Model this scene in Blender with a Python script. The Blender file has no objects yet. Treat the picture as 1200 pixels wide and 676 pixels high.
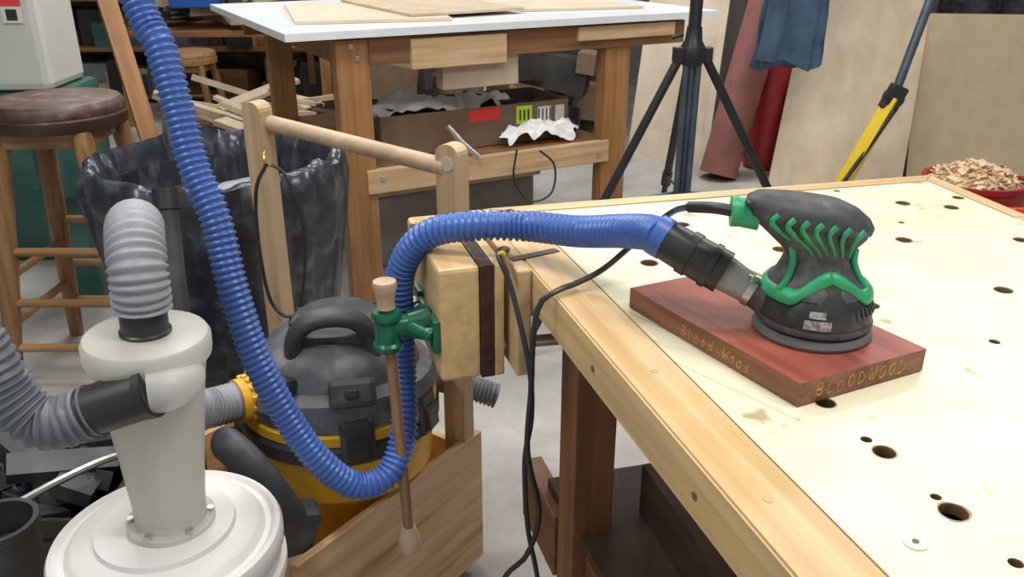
import bpy, bmesh, math, random
from mathutils import Vector, Matrix, noise
random.seed(7)
D=bpy.data
scn=bpy.context.scene
scn.view_settings.view_transform='Standard'

# ---------------------------------------------------------------- materials
def new_mat(name):
    m=D.materials.new(name); m.use_nodes=True
    nt=m.node_tree; b=nt.nodes["Principled BSDF"]
    return m,nt,b
def coords(nt,rotz=0.0,scale=(1,1,1)):
    tc=nt.nodes.new("ShaderNodeTexCoord")
    m1=nt.nodes.new("ShaderNodeMapping"); m1.inputs["Rotation"].default_value=(0,0,rotz)
    m2=nt.nodes.new("ShaderNodeMapping"); m2.inputs["Scale"].default_value=scale
    nt.links.new(tc.outputs["Object"],m1.inputs[0]); nt.links.new(m1.outputs[0],m2.inputs[0])
    return m2.outputs[0]
def ramp(nt,fac,stops):
    r=nt.nodes.new("ShaderNodeValToRGB")
    els=r.color_ramp.elements
    while len(els)<len(stops): els.new(0.5)
    for e,(p,c) in zip(els,stops):
        e.position=p; e.color=(c[0],c[1],c[2],1)
    nt.links.new(fac,r.inputs[0]); return r.outputs[0]
def bump(nt,b,fac,strength,dist=0.002):
    n=nt.nodes.new("ShaderNodeBump"); n.inputs["Strength"].default_value=strength; n.inputs["Distance"].default_value=dist
    nt.links.new(fac,n.inputs["Height"]); nt.links.new(n.outputs[0],b.inputs["Normal"])
def plain(name,col,rough=0.5,metal=0.0,var=0.12,scale=12,bmp=0.0,trans=0.0,dust=None,spec=0.5):
    m,nt,b=new_mat(name)
    v=coords(nt)
    n=nt.nodes.new("ShaderNodeTexNoise"); n.inputs["Scale"].default_value=scale; n.inputs["Detail"].default_value=6
    nt.links.new(v,n.inputs["Vector"])
    hi=[min(1,c*(1+var)) for c in col]; lo=[c*(1-var) for c in col]
    stops=[(0.3,lo),(0.65,hi)]
    if dust: stops=[(0.3,lo),(0.55,hi),(0.75,dust)]
    c=ramp(nt,n.outputs["Fac"],stops)
    nt.links.new(c,b.inputs["Base Color"])
    b.inputs["Roughness"].default_value=rough; b.inputs["Metallic"].default_value=metal
    b.inputs["Specular IOR Level"].default_value=spec
    if trans:
        b.inputs["Transmission Weight"].default_value=trans
    if bmp: bump(nt,b,n.outputs["Fac"],bmp)
    return m
def wood(name,c1,c2,axis='x',rotz=0.0,rough=0.5,f=60,stretch=0.05,c3=None,bmp=0.15):
    m,nt,b=new_mat(name)
    s=[f,f,f]; s['xyz'.index(axis)]=f*stretch
    v=coords(nt,-rotz,s)
    n=nt.nodes.new("ShaderNodeTexNoise"); n.inputs["Scale"].default_value=1.0; n.inputs["Detail"].default_value=5; n.inputs["Distortion"].default_value=0.6
    nt.links.new(v,n.inputs["Vector"])
    st=[(0.32,c2),(0.62,c1)]
    if c3: st=[(0.28,c3),(0.42,c2),(0.62,c1)]
    c=ramp(nt,n.outputs["Fac"],st)
    n2=nt.nodes.new("ShaderNodeTexNoise"); n2.inputs["Scale"].default_value=5; n2.inputs["Detail"].default_value=3
    nt.links.new(coords(nt),n2.inputs["Vector"])
    mx=nt.nodes.new("ShaderNodeMixRGB"); mx.blend_type='MULTIPLY'; mx.inputs[0].default_value=0.6
    g=ramp(nt,n2.outputs["Fac"],[(0.3,(0.75,0.72,0.7)),(0.65,(1.0,1.0,1.0))])
    nt.links.new(c,mx.inputs[1]); nt.links.new(g,mx.inputs[2])
    nt.links.new(mx.outputs[0],b.inputs["Base Color"])
    b.inputs["Roughness"].default_value=rough
    if bmp: bump(nt,b,n.outputs["Fac"],bmp,0.001)
    return m

BROT=math.atan2(-0.959,0.282)
M={}
M['trim']=wood('honey_maple_trim',(0.74,0.53,0.28),(0.58,0.38,0.17),'x',BROT,0.38,50,0.03)
M['trim_back']=wood('honey_maple_back',(0.74,0.53,0.28),(0.58,0.38,0.17),'x',math.atan2(.205,.818),0.38,50,0.03)
M['jaw']=wood('jaw_maple',(0.74,0.52,0.26),(0.60,0.39,0.17),'y',0,0.35,45,0.05)
M['jawz']=wood('pine_jaw',(0.66,0.47,0.27),(0.52,0.35,0.18),'y',0,0.5,45,0.05)
M['walnut']=wood('walnut_strip',(0.085,0.035,0.022),(0.045,0.02,0.014),'y',0,0.4,60,0.05)
M['pine']=wood('pine_light',(0.66,0.48,0.30),(0.52,0.35,0.19),'z',0,0.5,45,0.05)
M['pinex']=wood('pine_light_x',(0.68,0.48,0.28),(0.52,0.33,0.17),'x',0,0.5,45,0.05)
M['dowel']=wood('dowel_wood',(0.60,0.44,0.30),(0.47,0.33,0.21),'x',0,0.5,50,0.06)
M['oak']=wood('oak_stool',(0.36,0.20,0.085),(0.21,0.10,0.04),'z',0,0.45,50,0.05)
M['oakx']=wood('oak_stool_rung',(0.40,0.23,0.10),(0.26,0.13,0.05),'x',0,0.45,50,0.05)
M['tleg']=wood('table_leg_orange',(0.42,0.21,0.08),(0.28,0.125,0.045),'z',0,0.5,40,0.05)
M['tapron']=wood('table_apron',(0.33,0.16,0.065),(0.19,0.085,0.035),'x',0,0.5,40,0.05)
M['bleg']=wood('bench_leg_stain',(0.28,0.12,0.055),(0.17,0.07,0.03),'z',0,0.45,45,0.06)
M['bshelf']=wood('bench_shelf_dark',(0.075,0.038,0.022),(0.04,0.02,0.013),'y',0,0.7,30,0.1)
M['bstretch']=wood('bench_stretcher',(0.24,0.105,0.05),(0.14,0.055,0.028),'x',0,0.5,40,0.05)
M['rod']=wood('vise_rod',(0.34,0.18,0.10),(0.20,0.095,0.055),'z',0,0.3,60,0.05)
M['ply']=wood('plywood_fir',(0.84,0.61,0.38),(0.72,0.46,0.24),'x',0,0.55,26,0.07,c3=(0.42,0.21,0.09),bmp=0.1)
M['birch']=wood('birch_ply',(0.68,0.59,0.46),(0.60,0.50,0.38),'z',0,0.6,12,0.1,bmp=0.05)
M['birch2']=wood('birch_ply2',(0.62,0.51,0.37),(0.54,0.43,0.30),'z',0,0.6,12,0.1,bmp=0.05)
M['sheet']=wood('sheet_ply',(0.72,0.62,0.48),(0.64,0.53,0.40),'x',0.5,0.6,10,0.1,bmp=0.05)
M['mdf']=plain('mdf_tan',(0.48,0.38,0.24),0.7,var=0.06)
M['white_top']=plain('melamine_white',(0.76,0.80,0.84),0.3,var=0.03)
M['black']=plain('black_plastic',(0.024,0.025,0.028),0.4,var=0.3,scale=8)
M['blackdust']=plain('black_plastic_dusty',(0.035,0.038,0.044),0.5,var=0.3,scale=9,dust=(0.12,0.12,0.125))
M['vacgray']=plain('vac_grey_dusty',(0.085,0.09,0.10),0.5,var=0.35,scale=16,dust=(0.30,0.295,0.29))
M['bag']=plain('bag_black',(0.028,0.031,0.040),0.26,var=0.4,scale=20,bmp=0.6,dust=(0.11,0.12,0.135))
M['yellow']=plain('vac_yellow',(0.78,0.43,0.025),0.4,var=0.12)
M['hose']=plain('hose_blue',(0.055,0.13,0.42),0.36,var=0.15,scale=5)
M['ghose']=plain('hose_grey',(0.31,0.315,0.345),0.5,var=0.12,scale=10)
M['dghose']=plain('hose_darkgrey',(0.15,0.16,0.18),0.5,var=0.15,scale=10)
M['bucket']=plain('bucket_white',(0.74,0.73,0.70),0.45,var=0.06,scale=6,bmp=0.05)
M['steel']=plain('steel',(0.55,0.55,0.54),0.32,metal=0.9,var=0.1)
M['brass']=plain('brass',(0.70,0.48,0.16),0.3,metal=0.9,var=0.1)
M['green_paint']=plain('green_enamel',(0.008,0.12,0.065),0.28,var=0.25,scale=40,bmp=0.3)
M['sgreen']=plain('sander_green',(0.022,0.30,0.13),0.42,var=0.2,scale=30)
M['sdark']=plain('sander_grey',(0.048,0.049,0.056),0.6,var=0.25,scale=60,dust=(0.14,0.135,0.13))
M['sblack']=plain('sander_black',(0.022,0.023,0.026),0.45,var=0.25,scale=60,dust=(0.07,0.07,0.07))
M['pad']=plain('pad_grey',(0.13,0.13,0.14),0.6,var=0.1)
M['label']=plain('label_silver',(0.30,0.30,0.31),0.5,var=0.6,scale=260)
M['clear']=plain('smoke_clear',(0.27,0.27,0.27),0.22,var=0.15)
M['vinyl']=plain('seat_vinyl',(0.075,0.040,0.030),0.45,var=0.3,scale=25,bmp=0.2,dust=(0.20,0.16,0.14))
M['vinylband']=plain('seat_band',(0.045,0.022,0.016),0.4,var=0.2)
M['grey_metal']=plain('cabinet_grey',(0.62,0.62,0.58),0.45,var=0.06,scale=3)
M['teal']=plain('teal_paint',(0.03,0.10,0.085),0.4,var=0.3,scale=8)
M['card']=plain('cardboard',(0.20,0.135,0.085),0.75,var=0.12)
M['redlab']=plain('red_label',(0.80,0.05,0.05),0.5,var=0.05)
M['yglab']=plain('lime_label',(0.60,0.78,0.05),0.5,var=0.05)
M['wlab']=plain('white_label',(0.75,0.75,0.73),0.5,var=0.06)
M['paper']=plain('plastic_sheet_white',(0.82,0.82,0.83),0.35,var=0.06,bmp=0.2)
M['redroll']=plain('rosin_paper',(0.29,0.11,0.10),0.7,var=0.12)
M['red']=plain('red_plastic',(0.30,0.018,0.018),0.4,var=0.1)
M['redor']=plain('red_orange_plastic',(0.66,0.08,0.03),0.35,var=0.08)
M['jean']=plain('denim',(0.05,0.09,0.155),0.85,var=0.3,scale=10,bmp=0.3)
M['polyel']=plain('pole_yellow',(0.80,0.55,0.02),0.35,var=0.06)
M['tripod']=plain('tripod_black',(0.02,0.022,0.026),0.35,var=0.2)
M['tripodt']=plain('tripod_blue_grey',(0.09,0.12,0.16),0.3,metal=0.4,var=0.2)
M['chips']=plain('wood_chips',(0.64,0.46,0.30),0.8,var=0.3,scale=30)
M['blue']=plain('crate_blue',(0.02,0.10,0.45),0.4,var=0.1)
M['dark']=plain('dark_clutter',(0.04,0.038,0.037),0.6,var=0.5,scale=6)
M['chalk']=plain('yellow_crayon',(0.55,0.32,0.08),0.7,var=0.3,scale=90)
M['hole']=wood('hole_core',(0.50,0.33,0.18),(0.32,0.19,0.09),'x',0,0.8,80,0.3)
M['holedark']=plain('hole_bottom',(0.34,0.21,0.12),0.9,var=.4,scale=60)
M['gap']=plain('joint_gap_dark',(0.20,0.11,0.05),0.9)
M['wall']=plain('wall_paint',(0.26,0.245,0.23),0.8,var=0.15,scale=2)
M['ceil']=plain('ceiling_white',(0.75,0.75,0.73),0.8,var=0.03)

# translucent cyclone plastic : cloudy polyethylene that lets light through
m,nt,b=new_mat('cyclone_translucent')
b.inputs["Roughness"].default_value=0.34
n=nt.nodes.new("ShaderNodeTexNoise"); n.inputs["Scale"].default_value=7; n.inputs["Detail"].default_value=4; nt.links.new(coords(nt,0,(1,1,.5)),n.inputs["Vector"])
cc_=ramp(nt,n.outputs["Fac"],[(0.3,(0.82,0.81,0.76)),(0.65,(0.92,0.915,0.88))])
nt.links.new(cc_,b.inputs["Base Color"])
tl=nt.nodes.new("ShaderNodeBsdfTranslucent"); nt.links.new(cc_,tl.inputs[0])
tp0=nt.nodes.new("ShaderNodeBsdfTransparent"); tp0.inputs[0].default_value=(.97,.97,.94,1)
m1=nt.nodes.new("ShaderNodeMixShader"); m1.inputs[0].default_value=.46
m2=nt.nodes.new("ShaderNodeMixShader"); m2.inputs[0].default_value=.30
nt.links.new(b.outputs[0],m1.inputs[1]); nt.links.new(tl.outputs[0],m1.inputs[2])
nt.links.new(m1.outputs[0],m2.inputs[1]); nt.links.new(tp0.outputs[0],m2.inputs[2])
nt.links.new(m2.outputs[0],nt.nodes["Material Output"].inputs[0])
M['cyc']=m
# bench cream
m,nt,b=new_mat('bench_cream_laminate')
n=nt.nodes.new("ShaderNodeTexNoise"); n.inputs["Scale"].default_value=4; n.inputs["Detail"].default_value=9; n.inputs["Roughness"].default_value=0.72
nt.links.new(coords(nt),n.inputs["Vector"])
c1=ramp(nt,n.outputs["Fac"],[(0.28,(0.56,0.49,0.31)),(0.44,(0.75,0.70,0.49)),(0.7,(0.81,0.78,0.59))])
n2=nt.nodes.new("ShaderNodeTexNoise"); n2.inputs["Scale"].default_value=20; n2.inputs["Detail"].default_value=6
nt.links.new(coords(nt),n2.inputs["Vector"])
g=ramp(nt,n2.outputs["Fac"],[(0.30,(0.46,0.31,0.18)),(0.36,(1,1,1))])
mx=nt.nodes.new("ShaderNodeMixRGB"); mx.blend_type='MULTIPLY'; mx.inputs[0].default_value=0.7
nt.links.new(c1,mx.inputs[1]); nt.links.new(g,mx.inputs[2])
n3=nt.nodes.new("ShaderNodeTexNoise"); n3.inputs["Scale"].default_value=1; n3.inputs["Detail"].default_value=3
nt.links.new(coords(nt,.9,(3,160,10)),n3.inputs["Vector"])
g3=ramp(nt,n3.outputs["Fac"],[(0.29,(0.62,0.57,0.44)),(0.35,(1,1,1))])
mx2=nt.nodes.new("ShaderNodeMixRGB"); mx2.blend_type='MULTIPLY'; mx2.inputs[0].default_value=0.75
nt.links.new(mx.outputs[0],mx2.inputs[1]); nt.links.new(g3,mx2.inputs[2])
nt.links.new(mx2.outputs[0],b.inputs["Base Color"])
b.inputs["Roughness"].default_value=0.42
M['cream']=m
# concrete floor
m,nt,b=new_mat('concrete_floor')
n=nt.nodes.new("ShaderNodeTexNoise"); n.inputs["Scale"].default_value=3; n.inputs["Detail"].default_value=10; n.inputs["Roughness"].default_value=0.7
nt.links.new(coords(nt),n.inputs["Vector"])
nt.links.new(ramp(nt,n.outputs["Fac"],[(0.3,(0.29,0.28,0.26)),(0.55,(0.43,0.42,0.395)),(0.75,(0.53,0.52,0.49))]),b.inputs["Base Color"])
b.inputs["Roughness"].default_value=0.75; bump(nt,b,n.outputs["Fac"],0.1)
M['floor']=m

# ---------------------------------------------------------------- helpers
def E(name):
    o=D.objects.new(name,None); scn.collection.objects.link(o); o.empty_display_size=0.05; return o
def mesh_obj(name,verts,faces,mat,parent=None,smooth=False,ang=35):
    me=D.meshes.new(name); me.from_pydata([tuple(v) for v in verts],[],faces); me.update()
    bm=bmesh.new(); bm.from_mesh(me); bmesh.ops.recalc_face_normals(bm,faces=bm.faces); bm.to_mesh(me); bm.free()
    if mat:
        for mm in (mat if isinstance(mat,(list,tuple)) else [mat]): me.materials.append(mm)
    if smooth:
        for p in me.polygons: p.use_smooth=True
        try: me.set_sharp_from_angle(angle=math.radians(ang))
        except Exception: pass
    o=D.objects.new(name,me); scn.collection.objects.link(o)
    if parent: o.parent=parent
    return o
def box(name,c,s,mat,parent=None,rot=(0,0,0),bev=0.003):
    me=D.meshes.new(name); bm=bmesh.new()
    bmesh.ops.create_cube(bm,size=1); bmesh.ops.scale(bm,vec=s,verts=bm.verts)
    if bev: bmesh.ops.bevel(bm,geom=list(bm.edges),offset=min(bev,min(s)*0.3),segments=2,affect='EDGES',profile=0.5)
    bm.to_mesh(me); bm.free(); me.materials.append(mat)
    o=D.objects.new(name,me); scn.collection.objects.link(o); o.location=c; o.rotation_euler=rot
    if parent: o.parent=parent
    return o
def slab(name,pts,t,mat,parent=None):
    P=[Vector(p) for p in pts]; n=(P[1]-P[0]).cross(P[2]-P[0]).normalized()
    Q=[p-n*t for p in P]; k=len(P)
    f=[list(range(k)),[k+i for i in reversed(range(k))]]+[[i,k+i,k+(i+1)%k,(i+1)%k] for i in range(k)]
    return mesh_obj(name,P+Q,f,mat,parent)
def poly_area(p): return sum(p[i][0]*p[(i+1)%len(p)][1]-p[(i+1)%len(p)][0]*p[i][1] for i in range(len(p)))/2
def prism(name,pts2,z0,z1,mat,parent=None):
    q=pts2 if poly_area(pts2)>0 else list(reversed(pts2))
    return slab(name,[(p[0],p[1],z1) for p in q],z1-z0,mat,parent)
def frames(P):
    T=[]
    n=len(P)
    for i in range(n):
        a=P[max(0,i-1)]; b=P[min(n-1,i+1)]; T.append((b-a).normalized())
    up=Vector((0,0,1)) if abs(T[0].z)<0.9 else Vector((1,0,0))
    N=[(up-T[0]*up.dot(T[0])).normalized()]
    for i in range(1,n):
        v=N[-1]-T[i]*N[-1].dot(T[i]); N.append(v.normalized())
    return T,N
def tube(name,P,R,mat,parent=None,seg=16,smooth=True,cap=True,ang=40,flat=None):
    P=[Vector(p) for p in P]
    if not isinstance(R,(list,tuple)): R=[R]*len(P)
    T,N=frames(P); vs=[]; fs=[]
    for p,t,n,r in zip(P,T,N,R):
        b=t.cross(n)
        for k in range(seg):
            a=2*math.pi*k/seg; vs.append(p+(n*math.cos(a)+b*math.sin(a)*(flat or 1))*r)
    for i in range(len(P)-1):
        for k in range(seg):
            fs.append([i*seg+k,i*seg+(k+1)%seg,(i+1)*seg+(k+1)%seg,(i+1)*seg+k])
    if cap: fs.append(list(range(seg))[::-1]); fs.append([(len(P)-1)*seg+k for k in range(seg)])
    return mesh_obj(name,vs,fs,mat,parent,smooth,ang)
def spline(pts,step):
    P=[Vector(p) for p in pts]; P=[P[0]*2-P[1]]+P+[P[-1]*2-P[-2]]
    dense=[]
    for i in range(1,len(P)-2):
        p0,p1,p2,p3=P[i-1:i+3]
        for k in range(40):
            t=k/40
            dense.append(0.5*((2*p1)+(p2-p0)*t+(2*p0-5*p1+4*p2-p3)*t*t+(3*p1-p0-3*p2+p3)*t**3))
    dense.append(P[-2])
    out=[dense[0]]; acc=0
    for a,b in zip(dense,dense[1:]):
        L=(b-a).length
        while acc+L>=step:
            f=(step-acc)/L; a=a.lerp(b,f); out.append(a); L=(b-a).length; acc=0
        acc+=L
    return out
def hose(name,pts,r,mat,parent=None,pitch=0.0085,depth=0.0028,seg=22):
    P=spline(pts,pitch/4)
    pat=[0,0,-depth,-depth]
    R=[r+pat[i%4] for i in range(len(P))]
    return tube(name,P,R,mat,parent,seg,True,True,60)
def cable(name,pts,r,mat,parent=None):
    return tube(name,spline(pts,0.012),r,mat,parent,8)
def lathe(name,prof,c,mat,parent=None,seg=40,rot=None,smooth=True,ang=35,fn=None):
    vs=[];fs=[]
    for i,(r,z) in enumerate(prof):
        for k in range(seg):
            a=2*math.pi*k/seg; rr=r
            if fn: rr,zz=fn(r,z,a,i)
            else: zz=z
            vs.append(Vector((rr*math.cos(a),rr*math.sin(a),zz)))
    for i in range(len(prof)-1):
        for k in range(seg):
            fs.append([i*seg+k,i*seg+(k+1)%seg,(i+1)*seg+(k+1)%seg,(i+1)*seg+k])
    fs.append(list(range(seg))[::-1]); fs.append([(len(prof)-1)*seg+k for k in range(seg)])
    o=mesh_obj(name,vs,fs,mat,parent,smooth,ang); o.location=c
    if rot is not None: o.rotation_euler=rot
    return o
def loft(name,rings,mat,parent=None,smooth=True,ang=50):
    k=len(rings[0]); vs=[p for r in rings for p in r]; fs=[]
    for i in range(len(rings)-1):
        for j in range(k): fs.append([i*k+j,i*k+(j+1)%k,(i+1)*k+(j+1)%k,(i+1)*k+j])
    fs.append(list(range(k))[::-1]); fs.append([(len(rings)-1)*k+j for j in range(k)])
    return mesh_obj(name,vs,fs,mat,parent,smooth,ang)
def cyl(name,p0,p1,r,mat,parent=None,r1=None,seg=20):
    return tube(name,[p0,p1],[r,r if r1 is None else r1],mat,parent,seg,True)
def joined_boxes(name,lst,mat,parent=None):
    vs=[];fs=[]
    for c,s,rot in lst:
        R=Matrix.Rotation(rot[2],3,'Z')@Matrix.Rotation(rot[1],3,'Y')@Matrix.Rotation(rot[0],3,'X')
        b=len(vs)
        for dx in(-.5,.5):
            for dy in(-.5,.5):
                for dz in(-.5,.5): vs.append(Vector(c)+R@Vector((dx*s[0],dy*s[1],dz*s[2])))
        for f in ([0,1,3,2],[4,6,7,5],[0,4,5,1],[2,3,7,6],[0,2,6,4],[1,5,7,3]): fs.append([b+i for i in f])
    return mesh_obj(name,vs,fs,mat,parent)

# ---------------------------------------------------------------- room
mesh_obj('floor',[(-5,-2.5,0),(4.5,-2.5,0),(4.5,7.8,0),(-5,7.8,0),(-5,-2.5,-.05),(4.5,-2.5,-.05),(4.5,7.8,-.05),(-5,7.8,-.05)],
 [[0,1,2,3],[4,5,6,7],[0,1,5,4],[1,2,6,5],[2,3,7,6],[3,0,4,7]],M['floor'])
box('ceiling',(-.25,2.65,2.83),(9.5,10.3,.06),M['ceil'],bev=0)
box('wall_back',(-.25,7.85,1.4),(9.5,.1,2.8),M['wall'],bev=0)
box('wall_left',(-5.05,2.65,1.4),(.1,10.3,2.8),M['wall'],bev=0)
box('wall_right',(4.55,2.65,1.4),(.1,10.3,2.8),M['wall'],bev=0)
box('wall_partition',(2.7,5.80,1.4),(3.6,.1,2.8),M['wall'],bev=0)

# ---------------------------------------------------------------- workbench
bench=E('workbench')
A=Vector((-.051,1.317)); B=Vector((.767,1.522)); C=Vector((.815,1.273)); C2=Vector((1.10,.55)); C3=Vector((1.12,.30))
Dn=A+Vector((.282,-.959))*1.2
d=Vector((.282,-.959)); nin=Vector((.959,.282))
bn=(B-A).normalized(); bin_=Vector((bn.y,-bn.x))
w=.064
def inter(p,a,q,b):
    det=a.x*(-b.y)+b.x*a.y; r=q-p
    t=(r.x*(-b.y)+b.x*r.y)/det; return p+a*t
Ai=inter(A+nin*w,d,A+bin_*.035,bn)
Bi=inter(A+bin_*.035,bn,B+Vector((-.03,-.005)),(C-B).normalized())
Ci=C+Vector((-.03,.0))
C2i=C2+Vector((-.035,0)); C3i=C3+Vector((-.035,0.0)); Di=Dn+nin*w
g_=.0012
cream=[Ai+nin*g_+bin_*g_,Di+nin*g_,C3i,C2i,Ci,Bi+bin_*g_]
cr=prism('cream_top',cream,.868,.9,M['cream'],bench)
jl=prism('joint_line',[Ai,Di,C3i,C2i,Ci,Bi],.866,.8985,M['gap'],bench)
holes=[(.344,.544,.0112),(.323,.626,.0098),(.300,.709,.0095),(.432,.937,.0098),(.442,.984,.009),(.616,.984,.0108),(.186,1.078,.0115),(.379,1.131,.0108),
(.315,.646,.0052),(.339,.563,.0045),(.644,1.349,.011),(.713,1.326,.011),(.57,1.17,.011),(.26,1.24,.011),(.74,1.17,.010),(.75,1.38,.009),(.361,.486,.0055),(.60,1.25,.005),(.50,1.36,.009),(.56,1.42,.006),(.53,.84,.006)]
def cut(ob,mats,depth):
    cb=bmesh.new()
    for hx,hy,hr in holes:
        bmesh.ops.create_cone(cb,cap_ends=True,segments=24,radius1=hr,radius2=hr,depth=depth*2,matrix=Matrix.Translation((hx,hy,.9)))
    cm=D.meshes.new('cut'); cb.to_mesh(cm); cb.free(); co=D.objects.new('cut',cm); scn.collection.objects.link(co)
    md=ob.modifiers.new('b','BOOLEAN'); md.object=co; md.operation='DIFFERENCE'; md.solver='EXACT'
    dg=bpy.context.evaluated_depsgraph_get(); nm=D.meshes.new_from_object(ob.evaluated_get(dg))
    ob.modifiers.clear(); ob.data=nm; D.objects.remove(co)
    nm.materials.clear()
    for q in mats: nm.materials.append(q)
    for p in nm.polygons:
        p.material_index=0
        c=p.center
        for hx,hy,hr in holes:
            if (Vector((c.x,c.y))-Vector((hx,hy))).length<hr*1.05 and c.z<.8984:
                p.material_index=1 if abs(p.normal.z)<.5 else 2
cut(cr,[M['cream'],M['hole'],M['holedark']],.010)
cut(jl,[M['gap'],M['hole'],M['holedark']],.010)
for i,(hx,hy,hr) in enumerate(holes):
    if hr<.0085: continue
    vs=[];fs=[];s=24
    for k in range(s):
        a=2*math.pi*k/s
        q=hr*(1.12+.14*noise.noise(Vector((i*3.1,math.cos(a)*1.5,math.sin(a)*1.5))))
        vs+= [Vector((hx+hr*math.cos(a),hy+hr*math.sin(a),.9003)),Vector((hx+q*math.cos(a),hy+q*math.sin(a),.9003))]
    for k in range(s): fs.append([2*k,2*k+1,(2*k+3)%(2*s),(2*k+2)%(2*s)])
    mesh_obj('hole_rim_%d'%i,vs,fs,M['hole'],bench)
lathe('screw_cap',[(.0,.9),(.0085,.9),(.0085,.9015),(.003,.902),(.0,.902)],(.298,.507,0),M['bucket'],bench,24)
lathe('screw_cap_hole',[(.0,.9),(.0025,.9),(.0025,.9026),(.0,.9026)],(.298,.507,0),M['gap'],bench,12)
def bevprism(*a):
    o=prism(*a); bm=bmesh.new(); bm.from_mesh(o.data)
    bmesh.ops.bevel(bm,geom=[e_ for e_ in bm.edges],offset=.0025,segments=2,affect='EDGES'); bm.to_mesh(o.data); bm.free(); return o
bevprism('trim_left',[A,Dn,Di,Ai],.842,.9012,M['trim'],bench)
bevprism('trim_back',[A,Ai,Bi,B],.842,.9010,M['trim_back'],bench)
bevprism('trim_right',[B,Bi,Ci,C],.842,.9010,M['trim'],bench)
prism('trim_right2',[C,Ci,C2i,C2],.842,.9010,M['trim'],bench)
prism('trim_front',[Dn,C3,C3i,Di],.842,.9010,M['trim_back'],bench)
prism('trim_right3',[C2,C2i,C3i,C3],.842,.9010,M['trim'],bench)
sub=[A+nin*.03+bin_*.03,Dn+nin*.03,C3+Vector((-.04,0.02)),C2+Vector((-.04,0)),C+Vector((-.04,0)),B+Vector((-.04,-.03))]
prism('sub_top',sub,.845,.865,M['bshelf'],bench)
for i,t in enumerate((.50,.74,.95)):
    p=A+d*t-nin*.0008
    cyl('plug_%d'%i,(p.x,p.y,.868),(p.x-.0005*nin.x,p.y-.0005*nin.y,.868),.004,M['gap'],bench,seg=12)
for i,(t,o_) in enumerate(((.36,.03),(.58,.035),(.80,.03),(1.0,.035))):
    p=A+d*t+nin*o_; lathe('trim_plug_%d'%i,[(0,.901),(.0045,.901),(.0045,.9016),(0,.9016)],(p.x,p.y,0),M['jawz'],bench,16)
rz=math.atan2(.205,.818)
def bleg(name,x,y): box(name,(x,y,.421),(.064,.07,.842),M['bleg'],bench,(0,0,rz))
bleg('leg_1',.112,1.08); bleg('leg_2',.70,1.36); bleg('leg_3',.33,.33); bleg('leg_4',1.0,.45)
ang=math.atan2(-.959,.282)
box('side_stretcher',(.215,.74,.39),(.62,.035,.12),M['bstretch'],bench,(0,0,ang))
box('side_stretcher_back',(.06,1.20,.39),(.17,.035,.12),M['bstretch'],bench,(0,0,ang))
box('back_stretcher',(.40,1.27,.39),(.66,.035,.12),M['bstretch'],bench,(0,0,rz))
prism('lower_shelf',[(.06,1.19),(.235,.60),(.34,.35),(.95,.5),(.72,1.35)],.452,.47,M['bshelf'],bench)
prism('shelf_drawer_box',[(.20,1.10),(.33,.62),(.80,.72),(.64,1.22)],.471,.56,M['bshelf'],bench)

# ---------------------------------------------------------------- vise
vise=E('bench_vise')
e=Vector((-.282,.959)); n_=Vector((-.959,-.282)); A0=Vector((-.010,1.075)); vrot=math.atan2(e.y,e.x)-math.pi/2
def jp(al,out): return A0+e*al+n_*out
def jb(name,al,out,z,s,mat,bev=.003):
    p=jp(al,out); return box(name,(p.x,p.y,z),s,mat,vise,(0,0,vrot),bev)
JT=.092
jb('jaw_inner_layer',.12,.0075,.815,(.015,.24,.17),M['jaw'])
jb('jaw_walnut_layer',.12,.0245,.8152,(.020,.2402,.1702),M['walnut'],.001)
jb('jaw_outer_layer',.12,.0345+(JT-.0345)/2,.815,(JT-.0345,.24,.17),M['jaw'],.006)
jb('jaw_cross_strip',.19,.05,.8995,(JT-.004,.020,.003),M['walnut'],.0005)
e_p=A+Vector((.282,-.959))*.14
box('fixed_jaw',(e_p.x-.0105,e_p.y-.003,.822),(.021,.275,.158),M['jawz'],vise,(0,0,vrot),.003)
box('fixed_jaw_strip',(.031,1.105,.9016),(.075,.014,.002),M['walnut'],vise,(0,0,vrot+.25),.0003)
box('fixed_jaw_back_strip',(-.02,1.295,.9016),(.05,.012,.002),M['walnut'],vise,(0,0,vrot+.2),.0003)
def V3(p,z): return Vector((p.x,p.y,z))
jb('bracket_plate',.075,JT+.004,.80,(.009,.135,.034),M['green_paint'],.004)
for i,al in enumerate((.018,.132)):
    p=jp(al,JT+.008); q=jp(al,JT+.016)
    cyl('bolt_head_%d'%i,V3(p,.80),V3(q,.80),.010,M['steel'],vise,seg=6)
    jb('plate_ear_%d'%i,al,JT+.004,.80,(.010,.034,.050),M['green_paint'],.006)
al=.058
p0=jp(al,JT+.006); p1=jp(al,JT+.035); p2=jp(al,JT+.055)
cyl('boss_base',V3(p0,.80),V3(p1,.80),.028,M['green_paint'],vise,.019)
cyl('boss_neck',V3(p1,.80),V3(p2,.80),.0165,M['green_paint'],vise)
for s_g in (-1,1):
    qa=jp(al+s_g*.05,JT+.008); tube('gusset_%d'%(s_g+1),[V3(qa,.80),V3(jp(al+s_g*.012,JT+.030),.80)],[.008,.011],M['green_paint'],vise,12)
hc=jp(al,JT+.064)
lathe('handle_socket',[(0,-.030),(.019,-.030),(.0215,-.026),(.0215,-.020),(.018,-.016),(.018,.016),(.0215,.020),(.0215,.026),(.019,.030),(0,.030)],(hc.x,hc.y,.795),M['green_paint'],vise,28)
sx=jp(al,-.14)
cyl('steel_screw',V3(jp(al,.10),.80),V3(sx,.80),.011,M['steel'],vise)
g=jp(.02,-.09); cyl('guide_rod',V3(jp(.03,.02),.765),V3(g,.765),.009,M['steel'],vise)
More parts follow.
